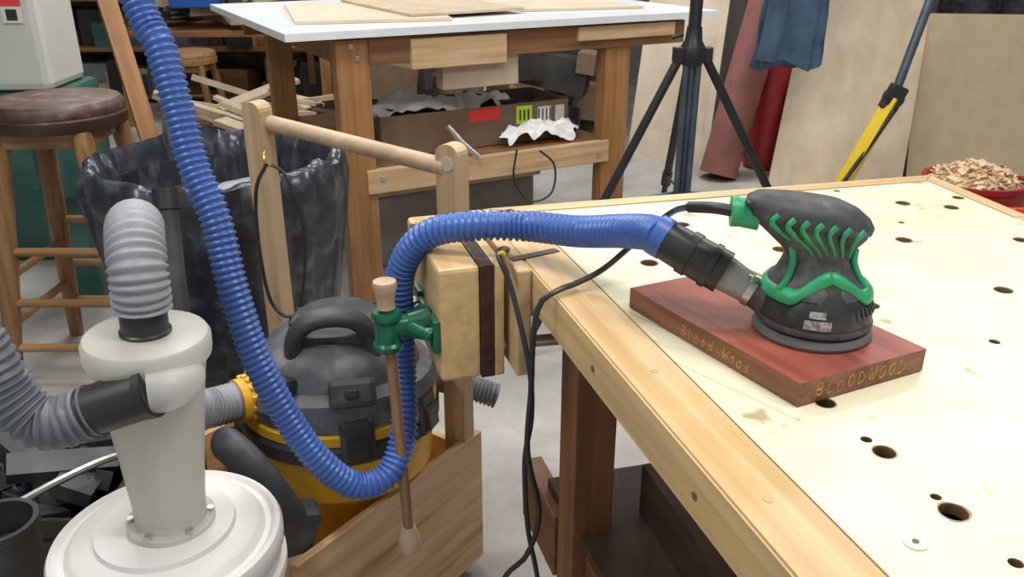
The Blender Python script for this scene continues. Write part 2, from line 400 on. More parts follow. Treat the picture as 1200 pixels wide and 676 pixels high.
tb=Vector((hc.x+.014,hc.y+.0,.448)); tt=Vector((hc.x-.000,hc.y,.842))
cyl('handle_rod',tb,tt,.0085,M['rod'],vise)
lathe('handle_knob_top',[(0,0),(.013,0),(.012,.010),(.015,.024),(.0175,.034),(.016,.040),(0,.041)],tt-Vector((0,0,.012)),M['dowel'],vise,24)
lathe('handle_knob_bottom',[(0,-.038),(.017,-.038),(.0185,-.032),(.017,-.020),(.013,-.002),(.010,.006),(0,.006)],tb,M['dowel'],vise,24)

# ---------------------------------------------------------------- bloodwood board
bb=E('bloodwood_board')
L0=Vector((.14,.93)); F0=Vector((.27,.70)); R0=Vector((.42,.772)); G0=L0+(R0-F0)
bang=math.atan2(F0.y-L0.y,F0.x-L0.x)
mb=wood('bloodwood_top',(0.34,0.090,0.058),(0.23,0.050,0.034),'x',bang,0.5,60,0.04,bmp=0.1)
me_=wood('bloodwood_side',(0.30,0.13,0.07),(0.17,0.065,0.035),'x',bang,0.6,90,0.06,bmp=0.1)
bo=prism('board',[L0,F0,R0,G0],.9012,.926,mb,bb)
bo.data.materials.append(me_)
for p in bo.data.polygons: p.material_index=0 if p.normal.z>.5 else 1
GL={'B':[[(0,0),(0,1),(.5,.9),(.45,.6),(0,.5),(.6,.35),(.5,.05),(0,0)]],'L':[[(0.05,1),(0,0),(.5,.05)]],'l':[[(0.2,1),(.1,.1),(.3,0)]],
'O':[[(.3,1),(.05,.75),(0,.35),(.2,0),(.5,.1),(.6,.5),(.5,.9),(.3,1)]],'o':[[(.3,.6),(.05,.4),(.1,.05),(.4,0),(.5,.35),(.3,.6),(.6,.6)]],'D':[[(0,0),(.05,1),(.45,.8),(.6,.4),(.4,.1),(0,0)]],
'd':[[(.45,.4),(.2,.5),(.05,.2),(.3,0),(.5,.3),(.6,1),(.5,.1),(.65,0)]],
'W':[[(0,1),(.15,0),(.35,.6),(.5,0),(.75,1)]]}
def script(name,body,p,dirv,h,adv):
    X=Vector((dirv.x,dirv.y,0)).normalized(); Z=Vector((0,0,1))
    for i,ch in enumerate(body):
        if ch==' ': continue
        jj=random.uniform(-.0015,.0015); hh=h*random.uniform(.85,1.1); sl=random.uniform(.0,.25)
        for st in GL[ch]:
            pts=[p+X*(i*adv+(x+sl*y)*hh*.9)+Z*(y*hh+jj) for x,y in st]
            pp=spline(pts,.0008)
            if len(pp)>2: tube('%s_%d'%(name,i),pp,.00050,M['chalk'],bb,5)
u=(F0-L0).normalized(); nn=Vector((u.y,-u.x))
if nn.y>0: nn=-nn
q=L0+u*.095+nn*.0002
script('crayon_side','Blood Wood',Vector((q.x,q.y,.907)),u,.012,.0108)
u2=(R0-F0).normalized(); n2_=Vector((u2.y,-u2.x))
q=F0+u2*.022+n2_*.0002
script('crayon_end','BLOODWOOD',Vector((q.x,q.y,.907)),u2,.013,.0135)

# ---------------------------------------------------------------- sander
sd=E('random_orbit_sander')
S=Vector((.318,.82,0))
lathe('sanding_pad',[(0,.9265),(.0600,.9265),(.0612,.930),(.058,.937),(.03,.941),(0,.941)],S,M['pad'],sd,56)
lathe('skirt',[(0,.938),(.050,.938),(.0560,.941),(.0578,.947),(.0575,.956),(.0550,.964),(.0525,.972),(.046,.980),(0,.981)],S,M['sblack'],sd,56)
lathe('skirt_lip',[(.052,.9405),(.0590,.9405),(.0595,.944),(.058,.947),(.052,.947)],S,M['sdark'],sd,56)
for k in range(14):
    a=math.radians(-62+ k*7)
    p=S+Vector((math.cos(a)*.0545,math.sin(a)*.0545,.963))
    box('vent_rib_%d'%k,p,(.006,.0025,.010),M['sdark'],sd,(0,-.4,a),.0005)
def patch(name,r0,a0,a1,z0,z1,mat,r1=None):
    vs=[];fs=[];N=10
    for i in range(N+1):
        a=math.radians(a0+(a1-a0)*i/N)
        vs+=[S+Vector((r0*math.cos(a),r0*math.sin(a),z0)),S+Vector(((r1 or r0)*math.cos(a),(r1 or r0)*math.sin(a),z1))]
    for i in range(N): fs.append([2*i,2*i+2,2*i+3,2*i+1])
    return mesh_obj(name,vs,fs,mat,sd)
def ell(cx,cy,cz,rx,ry,n=40,tilt=0,p=2.3):
    out=[]
    for k in range(n):
        a=2*math.pi*k/n; c,s=math.cos(a),math.sin(a)
        x=rx*math.copysign(abs(c)**(2/p),c); y=ry*math.copysign(abs(s)**(2/p),s)
        out.append(Vector((cx+x,cy+y,cz+x*tilt)))
    return out
loft('body_core',[ell(S.x-.001,S.y,.976,.0525,.050,p=2),ell(S.x-.002,S.y,.984,.0495,.046,p=2),ell(S.x-.003,S.y,.991,.042,.039,p=2),ell(S.x-.004,S.y,1.000,.036,.033),ell(S.x-.005,S.y,1.012,.031,.028),ell(S.x-.006,S.y,1.022,.032,.028)],M['sdark'],sd)
def green_collar():
    vs=[];fs=[];N=64
    for i in range(N+1):
        a=math.radians(-90+360*i/N); da=abs(((math.degrees(a)+90+180)%360)-180)
        k=max(0,1-da/42.0); lift=.020*(1-(1-k)**2) if k>0 else 0
        for (r,z) in ((.0555,.970),(.0568,.972),(.0555,.978),(.0515,.983),(.048,.985)):
            rr=r-lift*.78; vs.append(S+Vector((rr*math.cos(a)-.001,rr*math.sin(a),z+lift*.95)))
    for i in range(N):
        for j in range(4): fs.append([i*5+j,(i+1)*5+j,(i+1)*5+j+1,i*5+j+1])
    o=mesh_obj('green_collar',vs,fs,M['sgreen'],sd,True,60)
    md=o.modifiers.new('s','SOLIDIFY'); md.thickness=.002
green_collar()
def front(name,a0,a1,prof,mat):
    vs=[];fs=[];N=14;K=len(prof)
    for i in range(N+1):
        t=i/N; a=math.radians(a0+(a1-a0)*t); edge=math.sin(math.pi*t)**.5
        for (r,z) in prof:
            vs.append(S+Vector((r*math.cos(a),r*math.sin(a),.950+(z-.950)*edge if z>.95 else z)))
    for i in range(N):
        for j in range(K-1): fs.append([i*K+j,(i+1)*K+j,(i+1)*K+j+1,i*K+j+1])
    return mesh_obj(name,vs,fs,mat,sd,True,60)
front('front_nose',-125,-55,[(.0582,.948),(.0578,.958),(.0555,.968),(.051,.978),(.044,.988),(.038,.998)],M['sblack'])
patch('rating_label',.0588,-118,-92,.950,.960,M['label'],r1=.0582)
patch('rating_label_upper',.0575,-114,-98,.962,.969,M['label'],r1=.0560)
hx=S.x-.020
loft('grip_lower',[ell(S.x-.006,S.y,1.008,.031,.0275),ell(S.x-.007,S.y,1.019,.035,.029),ell(S.x-.011,S.y,1.029,.047,.031,tilt=-.10),ell(S.x-.016,S.y,1.039,.058,.032,tilt=-.16),ell(hx,S.y,1.049,.062,.032,tilt=-.18)],M['sdark'],sd)
loft('rubber_cap',[ell(hx+.002,S.y,1.045,.0635,.033,tilt=-.18),ell(hx+.002,S.y,1.053,.0655,.0335,tilt=-.19),ell(hx,S.y,1.061,.062,.031,tilt=-.18),ell(hx-.002,S.y,1.068,.052,.025,tilt=-.16),ell(hx-.004,S.y,1.0725,.036,.015,tilt=-.12)],M['sdark'],sd)
for side in (-1,1):
    for k,x0 in enumerate((-.050,-.036,-.022,-.008,.006,.020,.034)):
        yb=.0338 if abs(x0)<.045 else .027
        pts=[(hx+x0+.012,S.y+side*(yb-.0005),1.052-.18*x0),(hx+x0+.006,S.y+side*yb,1.045-.17*x0),(hx+x0*.82+.009,S.y+side*(yb-.0015),1.036-.12*x0),(hx+x0*.62+.016,S.y+side*(yb-.0045),1.026-.05*x0),(hx+x0*.5+.020,S.y+side*(yb-.0060),1.017)]
        pp=spline(pts,.0025); L=len(pp)
        tube('green_slash_%d_%d'%(side+1,k),pp,[.0032*(1-.65*(i/L)) for i in range(L)],M['sgreen'],sd,8)
tube('neck_band_left',spline([(S.x-.038,S.y-.018,1.026),(S.x-.035,S.y-.019,1.008),(S.x-.040,S.y-.022,.992),(S.x-.048,S.y-.024,.980)],.003),.0036,M['sgreen'],sd,10)
tube('neck_band_right',spline([(S.x+.027,S.y-.016,1.022),(S.x+.027,S.y-.018,1.008),(S.x+.034,S.y-.021,.992),(S.x+.043,S.y-.024,.980)],.003),.0036,M['sgreen'],sd,10)
cyl('barrel',(.250,.822,1.052),(.224,.828,1.054),.0160,M['sgreen'],sd,.0145)
cyl('barrel_ring',(.229,.827,1.054),(.222,.828,1.054),.0158,M['sgreen'],sd)
box('paddle_switch',(.243,.812,1.066),(.022,.012,.006),M['black'],sd,(0,.1,0),.002)
tube('cord_guard',spline([(.225,.828,1.054),(.207,.842,1.053),(.188,.87,1.045)],.004),.0062,M['black'],sd)
def tb2(name,p0,p1,r0,r1,mat): return cyl(name,p0,p1,r0,mat,sd,r1,28)
a0=Vector((.280,.822,.952)); a1=Vector((.256,.838,.962)); a2=Vector((.226,.856,.977)); a3=Vector((.195,.870,.991)); a4=Vector((.168,.886,1.003))
tb2('dust_port',a0,a1,.020,.016,M['sdark'])
tb2('clear_adapter',a1.lerp(a0,.2),a2,.0155,.0200,M['clear'])
tb2('hose_clamp',a1.lerp(a2,-.1),a1.lerp(a2,.1),.0180,.0182,M['steel'])
box('clamp_screw',a1+Vector((-.002,-.008,.016)),(.012,.008,.008),M['steel'],sd,(0,.4,.4),.001)
tb2('coupler_wide',a2.lerp(a3,-.1),a3,.0240,.0232,M['black'])
tb2('coupler_ring',a2.lerp(a3,.25),a2.lerp(a3,.45),.0256,.0256,M['black'])
tb2('coupler_neck',a3,a4,.0230,.0222,M['black'])
tb2('coupler_ring2',a3.lerp(a4,-.1),a3.lerp(a4,.2),.0250,.0250,M['black'])

# ---------------------------------------------------------------- blue hose
bh=E('blue_vacuum_hose')
pts=[(-.62,1.3,2.0),(-.60,1.26,1.75),(-.555,1.21,1.48),(-.485,1.16,1.236),(-.456,1.14,1.175),(-.438,1.12,1.106),(-.42,1.10,1.03),(-.393,1.08,.957),(-.376,1.06,.867),(-.353,1.05,.766),(-.315,1.05,.661),(-.277,1.05,.595),(-.231,1.06,.549),(-.185,1.08,.560),(-.165,1.115,.615),(-.166,1.145,.70),(-.167,1.150,.79),(-.158,1.145,.868),(-.118,1.128,.923),(-.05,1.11,.942),(.02,1.10,.945),(.085,1.05,.955),(.133,.985,.978),(.157,.922,.998),(.168,.886,1.003)]
hose('corrugated_tube',pts,.0212,M['hose'],bh,pitch=.0092,depth=.0036)
a5=a4+(a4-a3).normalized()*.012
cyl('hose_cuff',a4+(a3-a4)*.1,a5,.0236,M['hose'],bh)

# ---------------------------------------------------------------- power cords
cd=E('sander_power_cord')
cable('cord',[(.188,.87,1.045),(.183,.93,1.02),(.165,.97,.985),(.150,1.0,.955),(.115,1.00,.922),(.080,.980,.911),(.056,.962,.909),(.034,.952,.895),(.026,.945,.85),(.024,.94,.78),(.020,.93,.696),(.036,.93,.60),(.02,.93,.53),(-.015,.93,.48),(-.06,.95,.3),(-.05,1.0,.05),(.05,1.05,.006)],.0038,M['black'],cd)
cd2=E('extension_cord')
cable('cord',[(-.002,1.17,.875),(-.008,1.12,.905),(-.018,1.05,.922),(0,1.03,.88),(.022,.985,.793),(.026,.98,.72),(.0175,.98,.648),(.022,.98,.54),(.037,.98,.447),(.06,1.0,.25),(.02,1.1,.05),(-.1,1.15,.006)],.0038,M['black'],cd2)
cable('yellow_plug_tie',[(-.018,1.055,.915),(-.014,1.045,.93),(-.008,1.045,.925)],.003,M['polyel'],cd2)

# ---------------------------------------------------------------- cart
cart=E('vacuum_cart')
dv=Vector((.577,.816)); wv_=Vector((-.816,.577)); P0=Vector((-.070,1.52)); crot=math.atan2(dv.y,dv.x)
pf=P0-dv*.50
c=(P0+pf)/2
box('side_panel',(c.x,c.y,.195),(.50,.016,.32),M['ply'],cart,(0,0,crot),.001)
q=c+wv_*.47; box('side_panel_far',(q.x,q.y,.19),(.50,.016,.31),M['ply'],cart,(0,0,crot),.001)
q=pf+wv_*.235; box('front_panel',(q.x,q.y,.17),(.016,.45,.27),M['ply'],cart,(0,0,crot),.001)
q=P0+wv_*.235; box('back_panel',(q.x,q.y,.17),(.016,.45,.27),M['ply'],cart,(0,0,crot),.001)
q=c+wv_*.235; box('base',(q.x,q.y,.06),(.48,.45,.02),M['ply'],cart,(0,0,crot),.001)
q=pf+wv_*.03+dv*.02; box('corner_block',(q.x,q.y,.19),(.035,.035,.31),M['pine'],cart,(0,0,crot),.002)
q=pf-dv*.20+wv_*.12; box('bucket_platform',(q.x,q.y,.19),(.37,.36,.02),M['pinex'],cart,(0,0,crot),.002)
for i,(aa,b_) in enumerate(((.05,.0),(.35,.0),(.05,.25),(.35,.25))):
    qq=pf-dv*aa+wv_*b_; box('platform_leg_%d'%i,(qq.x,qq.y,.09),(.03,.03,.18),M['pine'],cart,(0,0,crot),.002)
RP=Vector((-.108,1.50)); LP=Vector((-.527,1.765))
hw=math.atan2(LP.y-RP.y,LP.x-RP.x)
def post(name,P,z0,z1,wd,th):
    ux=Vector((math.cos(hw),math.sin(hw),0)); dd=Vector((-math.sin(hw),math.cos(hw),0)); 
    pr=[(-wd/2,z0)]; r=wd/2
    for k in range(9):
        a=math.pi-math.pi*k/8; pr.append((r*math.cos(a),z1-r*.75+ r*.75*math.sin(a)))
    pr.append((wd/2,z0))
    fr=[Vector((P.x,P.y,0))+ux*x+Vector((0,0,z))-dd*th/2 for x,z in pr]; bk=[v+dd*th for v in fr]
    k=len(fr); f=[list(range(k)),[k+i for i in reversed(range(k))]]+[[i,k+i,k+(i+1)%k,(i+1)%k] for i in range(k)]
    return mesh_obj(name,fr+bk,f,M['pine'],cart)
post('handle_post_right',RP,.08,.965,.050,.032)
post('handle_post_left',LP,.08,.990,.052,.035)
cyl('handle_dowel',(RP.x-.01,RP.y,.920),(LP.x+.02,LP.y,.945),.0165,M['dowel'],cart)
pn=Vector((math.sin(hw),-math.cos(hw),0)); pn=pn if pn.y<0 else -pn
pc=Vector((RP.x,RP.y,.930)); cyl('dowel_plug',pc+pn*.014,pc+pn*.0175,.014,M['birch'],cart)
cable('brass_hook',[(-.508,1.74,.90),(-.506,1.71,.895),(-.505,1.70,.88),(-.50,1.705,.865),(-.492,1.71,.875)],.004,M['brass'],cart)
cable('cord_loop',[(-.50,1.70,.875),(-.525,1.69,.82),(-.530,1.68,.70),(-.515,1.67,.58),(-.47,1.66,.55),(-.44,1.66,.62),(-.43,1.67,.75),(-.46,1.69,.85),(-.495,1.70,.876)],.004,M['black'],cart)

# ---------------------------------------------------------------- shop vac
vac=E('shop_vacuum')
vc=Vector((-.328,1.425,0))
lathe('tank',[(0,.075),(.105,.075),(.118,.09),(.124,.25),(.130,.335),(.160,.358),(.170,.37),(.173,.455),(0,.455)],vc,M['yellow'],vac,56)
lathe('rim_skirt',[(0,.452),(.180,.452),(.187,.458),(.187,.484),(.180,.492),(0,.492)],vc,M['blackdust'],vac,56)
lathe('yellow_band',[(0,.49),(.178,.49),(.183,.495),(.183,.512),(.176,.517),(0,.517)],vc,M['yellow'],vac,56)
def vf(r,z,a,i):
    s=1+.035*math.cos(3*a+.5)*(1 if z>.54 else 0); return r*s,z
lathe('power_head',[(0,.514),(.174,.514),(.180,.520),(.180,.548),(.172,.566),(.150,.578),(.146,.586),(.138,.606),(.122,.626),(.098,.640),(.06,.647),(0,.649)],vc,M['vacgray'],vac,60,fn=vf,ang=25)
lathe('motor_cap',[(0,.63),(.085,.63),(.082,.652),(.070,.660),(0,.662)],vc+Vector((.0,.02,0)),M['blackdust'],vac,40)
for k in range(16):
    a=2*math.pi*k/16; box('vent_slot_%d'%k,vc+Vector((math.cos(a)*.082,.02+math.sin(a)*.082,.645)),(.010,.008,.016),M['black'],vac,(0,0,a),.001)
for i,a in enumerate((-165,-70,-20,40,120)):
    a=math.radians(a); p=vc+Vector((math.cos(a)*.172,math.sin(a)*.172,.497))
    box('latch_%d'%i,p,(.035,.062,.085),M['blackdust'],vac,(0,-.12,a),.010)
    box('latch_grip_%d'%i,p+Vector((math.cos(a)*.018,math.sin(a)*.018,-.01)),(.012,.040,.045),M['black'],vac,(0,-.12,a),.004)
hd=[(-.385,1.345,.60),(-.380,1.335,.655),(-.355,1.33,.690),(-.315,1.335,.700),(-.275,1.345,.690),(-.250,1.355,.655),(-.245,1.37,.59)]
tube('carry_handle',spline(hd,.008),.0165,M['blackdust'],vac,16,flat=1.5)
box('handle_base',(-.312,1.40,.640),(.17,.11,.035),M['blackdust'],vac,(0,0,.1),.012)
box('switch_panel',(-.275,1.285,.578),(.08,.05,.05),M['blackdust'],vac,(-.5,0,.2),.010)
box('switch',(-.272,1.262,.590),(.022,.012,.014),M['black'],vac,(-.5,0,.2),.002)
box('hose_rest',(-.395,1.30,.585),(.06,.07,.04),M['black'],vac,(-.3,0,-.5),.012)
di=Vector((-.75,-.65,.08)).normalized(); ic=Vector((-.468,1.318,.548))
cyl('inlet_ring',ic-di*.016,ic+di*.022,.040,M['yellow'],vac,.040,28)
for k in range(14):
    a=2*math.pi*k/14; s_=di.cross(Vector((0,0,1))).normalized(); t_=di.cross(s_)
    p=ic+di*.003+(s_*math.cos(a)+t_*math.sin(a))*.040
    box('ring_rib_%d'%k,p,(.010,.010,.010),M['yellow'],vac,(0,0,.78),.002)
cyl('inlet_collar',ic-di*.06,ic-di*.012,.046,M['blackdust'],vac)
sp1=spline([(-.49,1.29,.485),(-.485,1.22,.52),(-.455,1.165,.550),(-.425,1.15,.530),(-.395,1.145,.490),(-.370,1.15,.44),(-.355,1.17,.385)],.008)
tube('caddy_arm_upper',sp1,[.020+.010*math.sin(math.pi*i/len(sp1)) for i in range(len(sp1))],M['blackdust'],vac,18,flat=.75)
sp2=spline([(-.49,1.28,.43),(-.470,1.20,.45),(-.440,1.165,.455),(-.415,1.155,.42),(-.395,1.16,.36),(-.385,1.18,.30)],.008)
tube('caddy_arm_lower',sp2,[.018+.007*math.sin(math.pi*i/len(sp2)) for i in range(len(sp2))],M['black'],vac,18,flat=.75)
box('caddy_socket',(-.365,1.17,.38),(.065,.05,.10),M['blackdust'],vac,(.1,.3,.5),.012)
box('spec_label',(-.375,1.142,.365),(.03,.002,.035),M['label'],vac,(.1,.3,.5),.0005)
hose('exhaust_hose',[(-.19,1.53,.47),(-.15,1.575,.445),(-.10,1.60,.415),(-.033,1.60,.39)],.028,M['dghose'],vac,.009,.004)

# ---------------------------------------------------------------- cyclone separator
cy=E('cyclone_separator')
cc=Vector((-.455,.93,0))
lathe('cone_body',[(.0415,.595),(.044,.595),(.0445,.61),(.0520,.70),(.0620,.80),(.0675,.835),(.0735,.838),(.0745,.845),(.0745,.860),(.071,.866),(.03,.869),(.025,.869),(.025,.866),(.069,.862),(.0645,.83),(.0595,.80),(.0495,.70),(.0420,.61),(.0415,.595)],cc,M['cyc'],cy,56)
lathe('inner_vortex_tube',[(.022,.78),(.024,.78),(.024,.866),(.022,.866)],cc,M['cyc'],cy,32)
lathe('base_flange',[(.03,.589),(.056,.589),(.056,.596),(.046,.598),(.0447,.606),(.03,.606)],cc,M['cyc'],cy,48)
for k in range(6):
    a=k*math.pi/3+.3; cyl('flange_bolt_%d'%k,cc+Vector((.050*math.cos(a),.050*math.sin(a),.594)),cc+Vector((.050*math.cos(a),.050*math.sin(a),.602)),.005,M['steel'],cy,seg=6)
sp_=spline([(-.432,.868,.823),(-.412,.876,.824),(-.400,.895,.825),(-.402,.92,.826)],.004)
tube('inlet_spout',sp_,[.0275-.012*(i/len(sp_))**2 for i in range(len(sp_))],M['cyc'],cy,28)
cyl('inlet_coupler',(-.430,.868,.823),(-.505,.856,.798),.0300,M['black'],cy,.0300,28)
cyl('inlet_coupler_lip',(-.427,.868,.824),(-.436,.868,.821),.0320,M['black'],cy,.0320,28)
lathe('outlet_coupler',[(0,.866),(.030,.866),(.030,.872),(.0275,.874),(.0275,.898),(.030,.899),(.030,.906),(0,.906)],cc,M['black'],cy,36)
hose('inlet_hose',[(-.495,.857,.802),(-.53,.85,.788),(-.56,.85,.790),(-.587,.85,.825),(-.605,.85,.88),(-.64,.85,.95),(-.72,.86,1.0),(-.9,.9,.9),(-1.1,1.0,.5),(-1.2,1.1,.1)],.0315,M['dghose'],cy,.0105,.0045)
hose('outlet_hose',[(cc.x,cc.y,.90),(cc.x+.0,cc.y+.002,.930),(cc.x-.004,cc.y+.012,.956),(cc.x-.016,cc.y+.042,.978),(cc.x-.034,cc.y+.085,.972),(-.515,1.06,.93),(-.535,1.10,.86),(-.550,1.13,.78),(-.555,1.15,.70),(-.55,1.18,.62),(-.525,1.25,.565),(-.482,1.305,.55)],.0345,M['ghose'],cy,.0095,.0035)
th=math.radians(2.4); R_=Matrix.Rotation(th,4,'Y'); piv=Vector((cc.x,cc.y,.59))
mw=Matrix.Translation(piv)@R_@Matrix.Translation(-piv)
cy.location=mw.to_translation(); cy.rotation_euler=(0,th,0)
bk=E('dust_bucket')
bc=Vector((-.462,.925,0))
lathe('bucket_body',[(0,.201),(.128,.201),(.132,.21),(.143,.50),(.150,.502),(.150,.515),(.143,.517),(.145,.545),(0,.545)],bc,M['bucket'],bk,64)
lathe('bucket_lid',[(0,.54),(.147,.54),(.1495,.545),(.1495,.563),(.146,.570),(.140,.572),(.134,.567),(.127,.567),(.122,.575),(.115,.579),(.09,.581),(.088,.588),(0,.588)],bc,M['bucket'],bk,64)

# ---------------------------------------------------------------- vacuum wands
wd=E('vacuum_extension_wand')
cyl('tube',(-.632,1.50,.880),(-.555,1.22,.17),.0200,M['blackdust'],wd,seg=24)
cyl('collar',(-.632,1.50,.880),(-.628,1.486,.845),.0235,M['black'],wd,seg=24)
wd2=E('vacuum_extension_wand')
cyl('tube',(-.72,1.53,.80),(-.64,1.25,.05),.019,M['blackdust'],wd2,seg=24)
cyl('collar',(-.72,1.53,.80),(-.717,1.52,.77),.022,M['black'],wd2,seg=24)

# ---------------------------------------------------------------- black crate lower left
cr_=E('black_tool_crate')
for nm_,c_,s_ in (('side_a',(-.98,1.30,.17),(.42,.012,.26)),('side_b',(-.98,1.62,.17),(.42,.012,.26)),('side_c',(-.775,1.46,.17),(.012,.32,.26)),('side_d',(-1.185,1.46,.17),(.012,.32,.26)),('bottom',(-.98,1.46,.05),(.42,.32,.012))):
    box(nm_,c_,s_,M['black'],cr_,(0,0,.0))
joined_boxes('crate_slats',[((-.98,1.29,.10+.05*k),(.42,.006,.012),(0,0,0)) for k in range(5)],M['black'],cr_)
lst=[((-.98+random.uniform(-.15,.15),1.46+random.uniform(-.1,.1),.27+random.uniform(0,.08)),(random.uniform(.05,.2),random.uniform(.03,.08),random.uniform(.02,.05)),(random.uniform(-.5,.5),random.uniform(-.5,.5),random.uniform(0,3))) for _ in range(22)]
joined_boxes('crate_tools',lst,M['blackdust'],cr_)
cup=E('black_funnel')
lathe('cup',[(0,.0),(.045,.0),(.05,.02),(.052,.40),(.058,.405),(.058,.42),(.05,.42),(.048,.36),(0,.36)],(-.80,1.08,.05),M['blackdust'],cup,32)
lathe('base',[(0,0),(.09,0),(.09,.02),(.05,.05),(0,.05)],(-.80,1.08,.0),M['black'],cup,32)
tp=E('metal_pry_bar')
cable('bar',[(-1.0,1.22,.30),(-.90,1.30,.345),(-.80,1.40,.36),(-.74,1.47,.34)],.008,M['steel'],tp)

# ---------------------------------------------------------------- trash can
can=E('trash_can')
tc_=Vector((-.775,2.2,0))
lathe('can_body',[(0,0),(.23,0),(.24,.02),(.29,.70),(.285,.70),(.235,.03),(0,.03)],tc_,M['black'],can,48)
def bf(r,z,a,i):
    amp=[.0,.004,.010,.014,.012,.006,.010,.014,.012,.008,.004][min(i,10)]
    v=noise.noise(Vector((math.cos(a)*5,math.sin(a)*5,i*.25)))+.6*noise.noise(Vector((math.cos(a)*15,math.sin(a)*15,i*.5)))
    zz=z+ .8*amp*noise.noise(Vector((math.cos(a)*4+7,math.sin(a)*4,0)))*4
    return r+amp*v*2.2,zz
lathe('liner_bag',[(.262,.22),(.285,.35),(.300,.50),(.315,.60),(.328,.70),(.325,.765),(.308,.770),(.290,.72),(.27,.62),(.25,.55),(.10,.53)],tc_,M['bag'],can,140,fn=bf,ang=80)
lst=[(tc_+Vector((random.uniform(-.16,.16),random.uniform(-.16,.16),.565+random.uniform(0,.05))),(random.uniform(.05,.14),random.uniform(.04,.1),random.uniform(.01,.04)),(random.uniform(-.5,.5),random.uniform(-.5,.5),random.uniform(0,3))) for _ in range(26)]
joined_boxes('trash_contents',lst,M['vacgray'],can)
lathe('sawdust_bag',[(0,.54),(.12,.54),(.14,.60),(.11,.65),(.05,.675),(0,.68)],tc_+Vector((.04,.06,0)),plain('grey_plastic_bag',(.26,.27,.30),.5,bmp=.4),can,30,fn=lambda r,z,a,i:(r*(1+.2*math.sin(3*a+i)),z))
lathe('pink_rag',[(0,.60),(.06,.60),(.07,.65),(.03,.69),(0,.695)],tc_+Vector((.16,-.02,0)),plain('pink_rag',(.45,.22,.20),.8,bmp=.4),can,24,fn=lambda r,z,a,i:(r*(1+.25*math.sin(3*a+i)),z))

# ---------------------------------------------------------------- stools
def stool(cx,cy,h,r,foot,seatmat,k=1.0):
    s=E('wooden_stool')
    lathe('seat_cushion',[(0,h-.075),(r*.93,h-.075),(r,h-.068),(r,h-.045),(r*.985,h-.04),(r*1.0,h-.034),(r*.985,h-.015),(r*.93,h-.004),(r*.8,h),(0,h+.002)],(cx,cy,0),seatmat,s,56)
    lathe('seat_band',[(r*.5,h-.079),(r*1.003,h-.077),(r*1.012,h-.07),(r*1.012,h-.046),(r*.99,h-.044)],(cx,cy,0),M['vinylband'] if seatmat is M['vinyl'] else seatmat,s,56)
    box('seat_frame',(cx,cy,h-.10),(r*1.35,r*1.35,.05),M['oakx'],s,(0,0,.1))
    tops=[];feet=[]
    for i,(sx_,sy_) in enumerate(((-1,-1),(1,-1),(1,1),(-1,1))):
        t=Vector((cx+sx_*r*.62,cy+sy_*r*.62,h-.08)); f=Vector((cx+sx_*foot,cy+sy_*foot,0)); tops.append(t); feet.append(f)
        tube('leg_%d'%(i+1),[f,f.lerp(t,.1),f.lerp(t,.5),t],[.017*k,.019*k,.023*k,.021*k],M['oak'],s,16)
    for j,(lv,pr) in enumerate(((.18,((0,1),(2,3))),(.27,((1,2),(3,0))),(.36,((0,1),(2,3))),(.46,((1,2),(3,0))),(.56,((0,1),(2,3))))):
        for a_,b_ in pr:
            cyl('rung_%d_%d'%(j,a_),feet[a_].lerp(tops[a_],lv),feet[b_].lerp(tops[b_],lv),.010*k,M['oakx'],s,seg=12)
    return s
stool(-1.33,2.50,.865,.188,.20,M['vinyl'],1.3)
stool(-2.05,5.55,.60,.17,.17,M['oakx'])
stool(-2.75,5.1,.66,.17,.17,M['oakx'])

# ---------------------------------------------------------------- assembly table
tb_=E('assembly_table')
fl=Vector((-.70,2.72)); td=Vector((.882,.471)); tp_=Vector((-.471,.882)); trot=math.atan2(td.y,td.x)
def tpt(a,b): return fl+td*a+tp_*b
prism('table_top',[tpt(0,0),tpt(1.72,0),tpt(1.72,1.25),tpt(0,1.25)],.990,1.014,M['white_top'],tb_)
def tbox(name,a,b,z,s,mat,bev=.003,par=None):
    p=tpt(a,b); return box(name,(p.x,p.y,z),s,mat,par or tb_,(0,0,trot),bev)
tbox('leg_1',.225,.07,.49,(.115,.06,.98),M['tleg']); tbox('leg_2',1.275,.07,.49,(.115,.06,.98),M['tleg'])
tbox('leg_3',.225,1.05,.49,(.10,.06,.98),M['tleg']); tbox('leg_4',1.275,1.05,.49,(.10,.06,.98),M['tleg'])
tbox('front_apron',.93,.045,.94,(1.3,.03,.085),M['tapron']); tbox('back_apron',.75,1.1,.94,(1.3,.03,.085),M['tapron'])
tbox('side_apron',.2,.57,.94,(.03,.95,.085),M['tapron'])
tbox('light_apron_block',.60,.025,.925,(.36,.03,.10),M['pinex']); tbox('light_apron_block_2',1.30,.022,.955,(.44,.02,.05),M['pinex'])
tbox('support_block',.70,.085,.85,(.30,.06,.12),M['birch2'])
tbox('front_stretcher',.745,.045,.50,(1.0,.035,.085),M['pinex']); tbox('back_stretcher',.72,1.05,.50,(.95,.035,.085),M['tapron'])
tbox('lower_shelf',.75,.56,.535,(1.0,.95,.015),M['tapron'])
for i,(a,z) in enumerate(((.22,.96),(.24,.92),(1.27,.96),(1.285,.92),(.30,.51),(1.2,.49))):
    tbox('bolt_%d'%i,a,.038 if i<4 else .026,z,(.016,.006,.016),M['steel'],.002)
sh=E('plywood_sheets')
def tslab(name,pa,z,t,mat,parent): prism(name,[tpt(*q) for q in pa],z-t,z,mat,parent)
tslab('sheet_a',[(.10,.25),(.62,.12),(.80,.85),(.25,.98)],1.026,.011,M['sheet'],sh)
tslab('sheet_b',[(.50,.20),(.98,.25),(.95,1.0),(.48,.95)],1.036,.009,M['birch2'],sh)
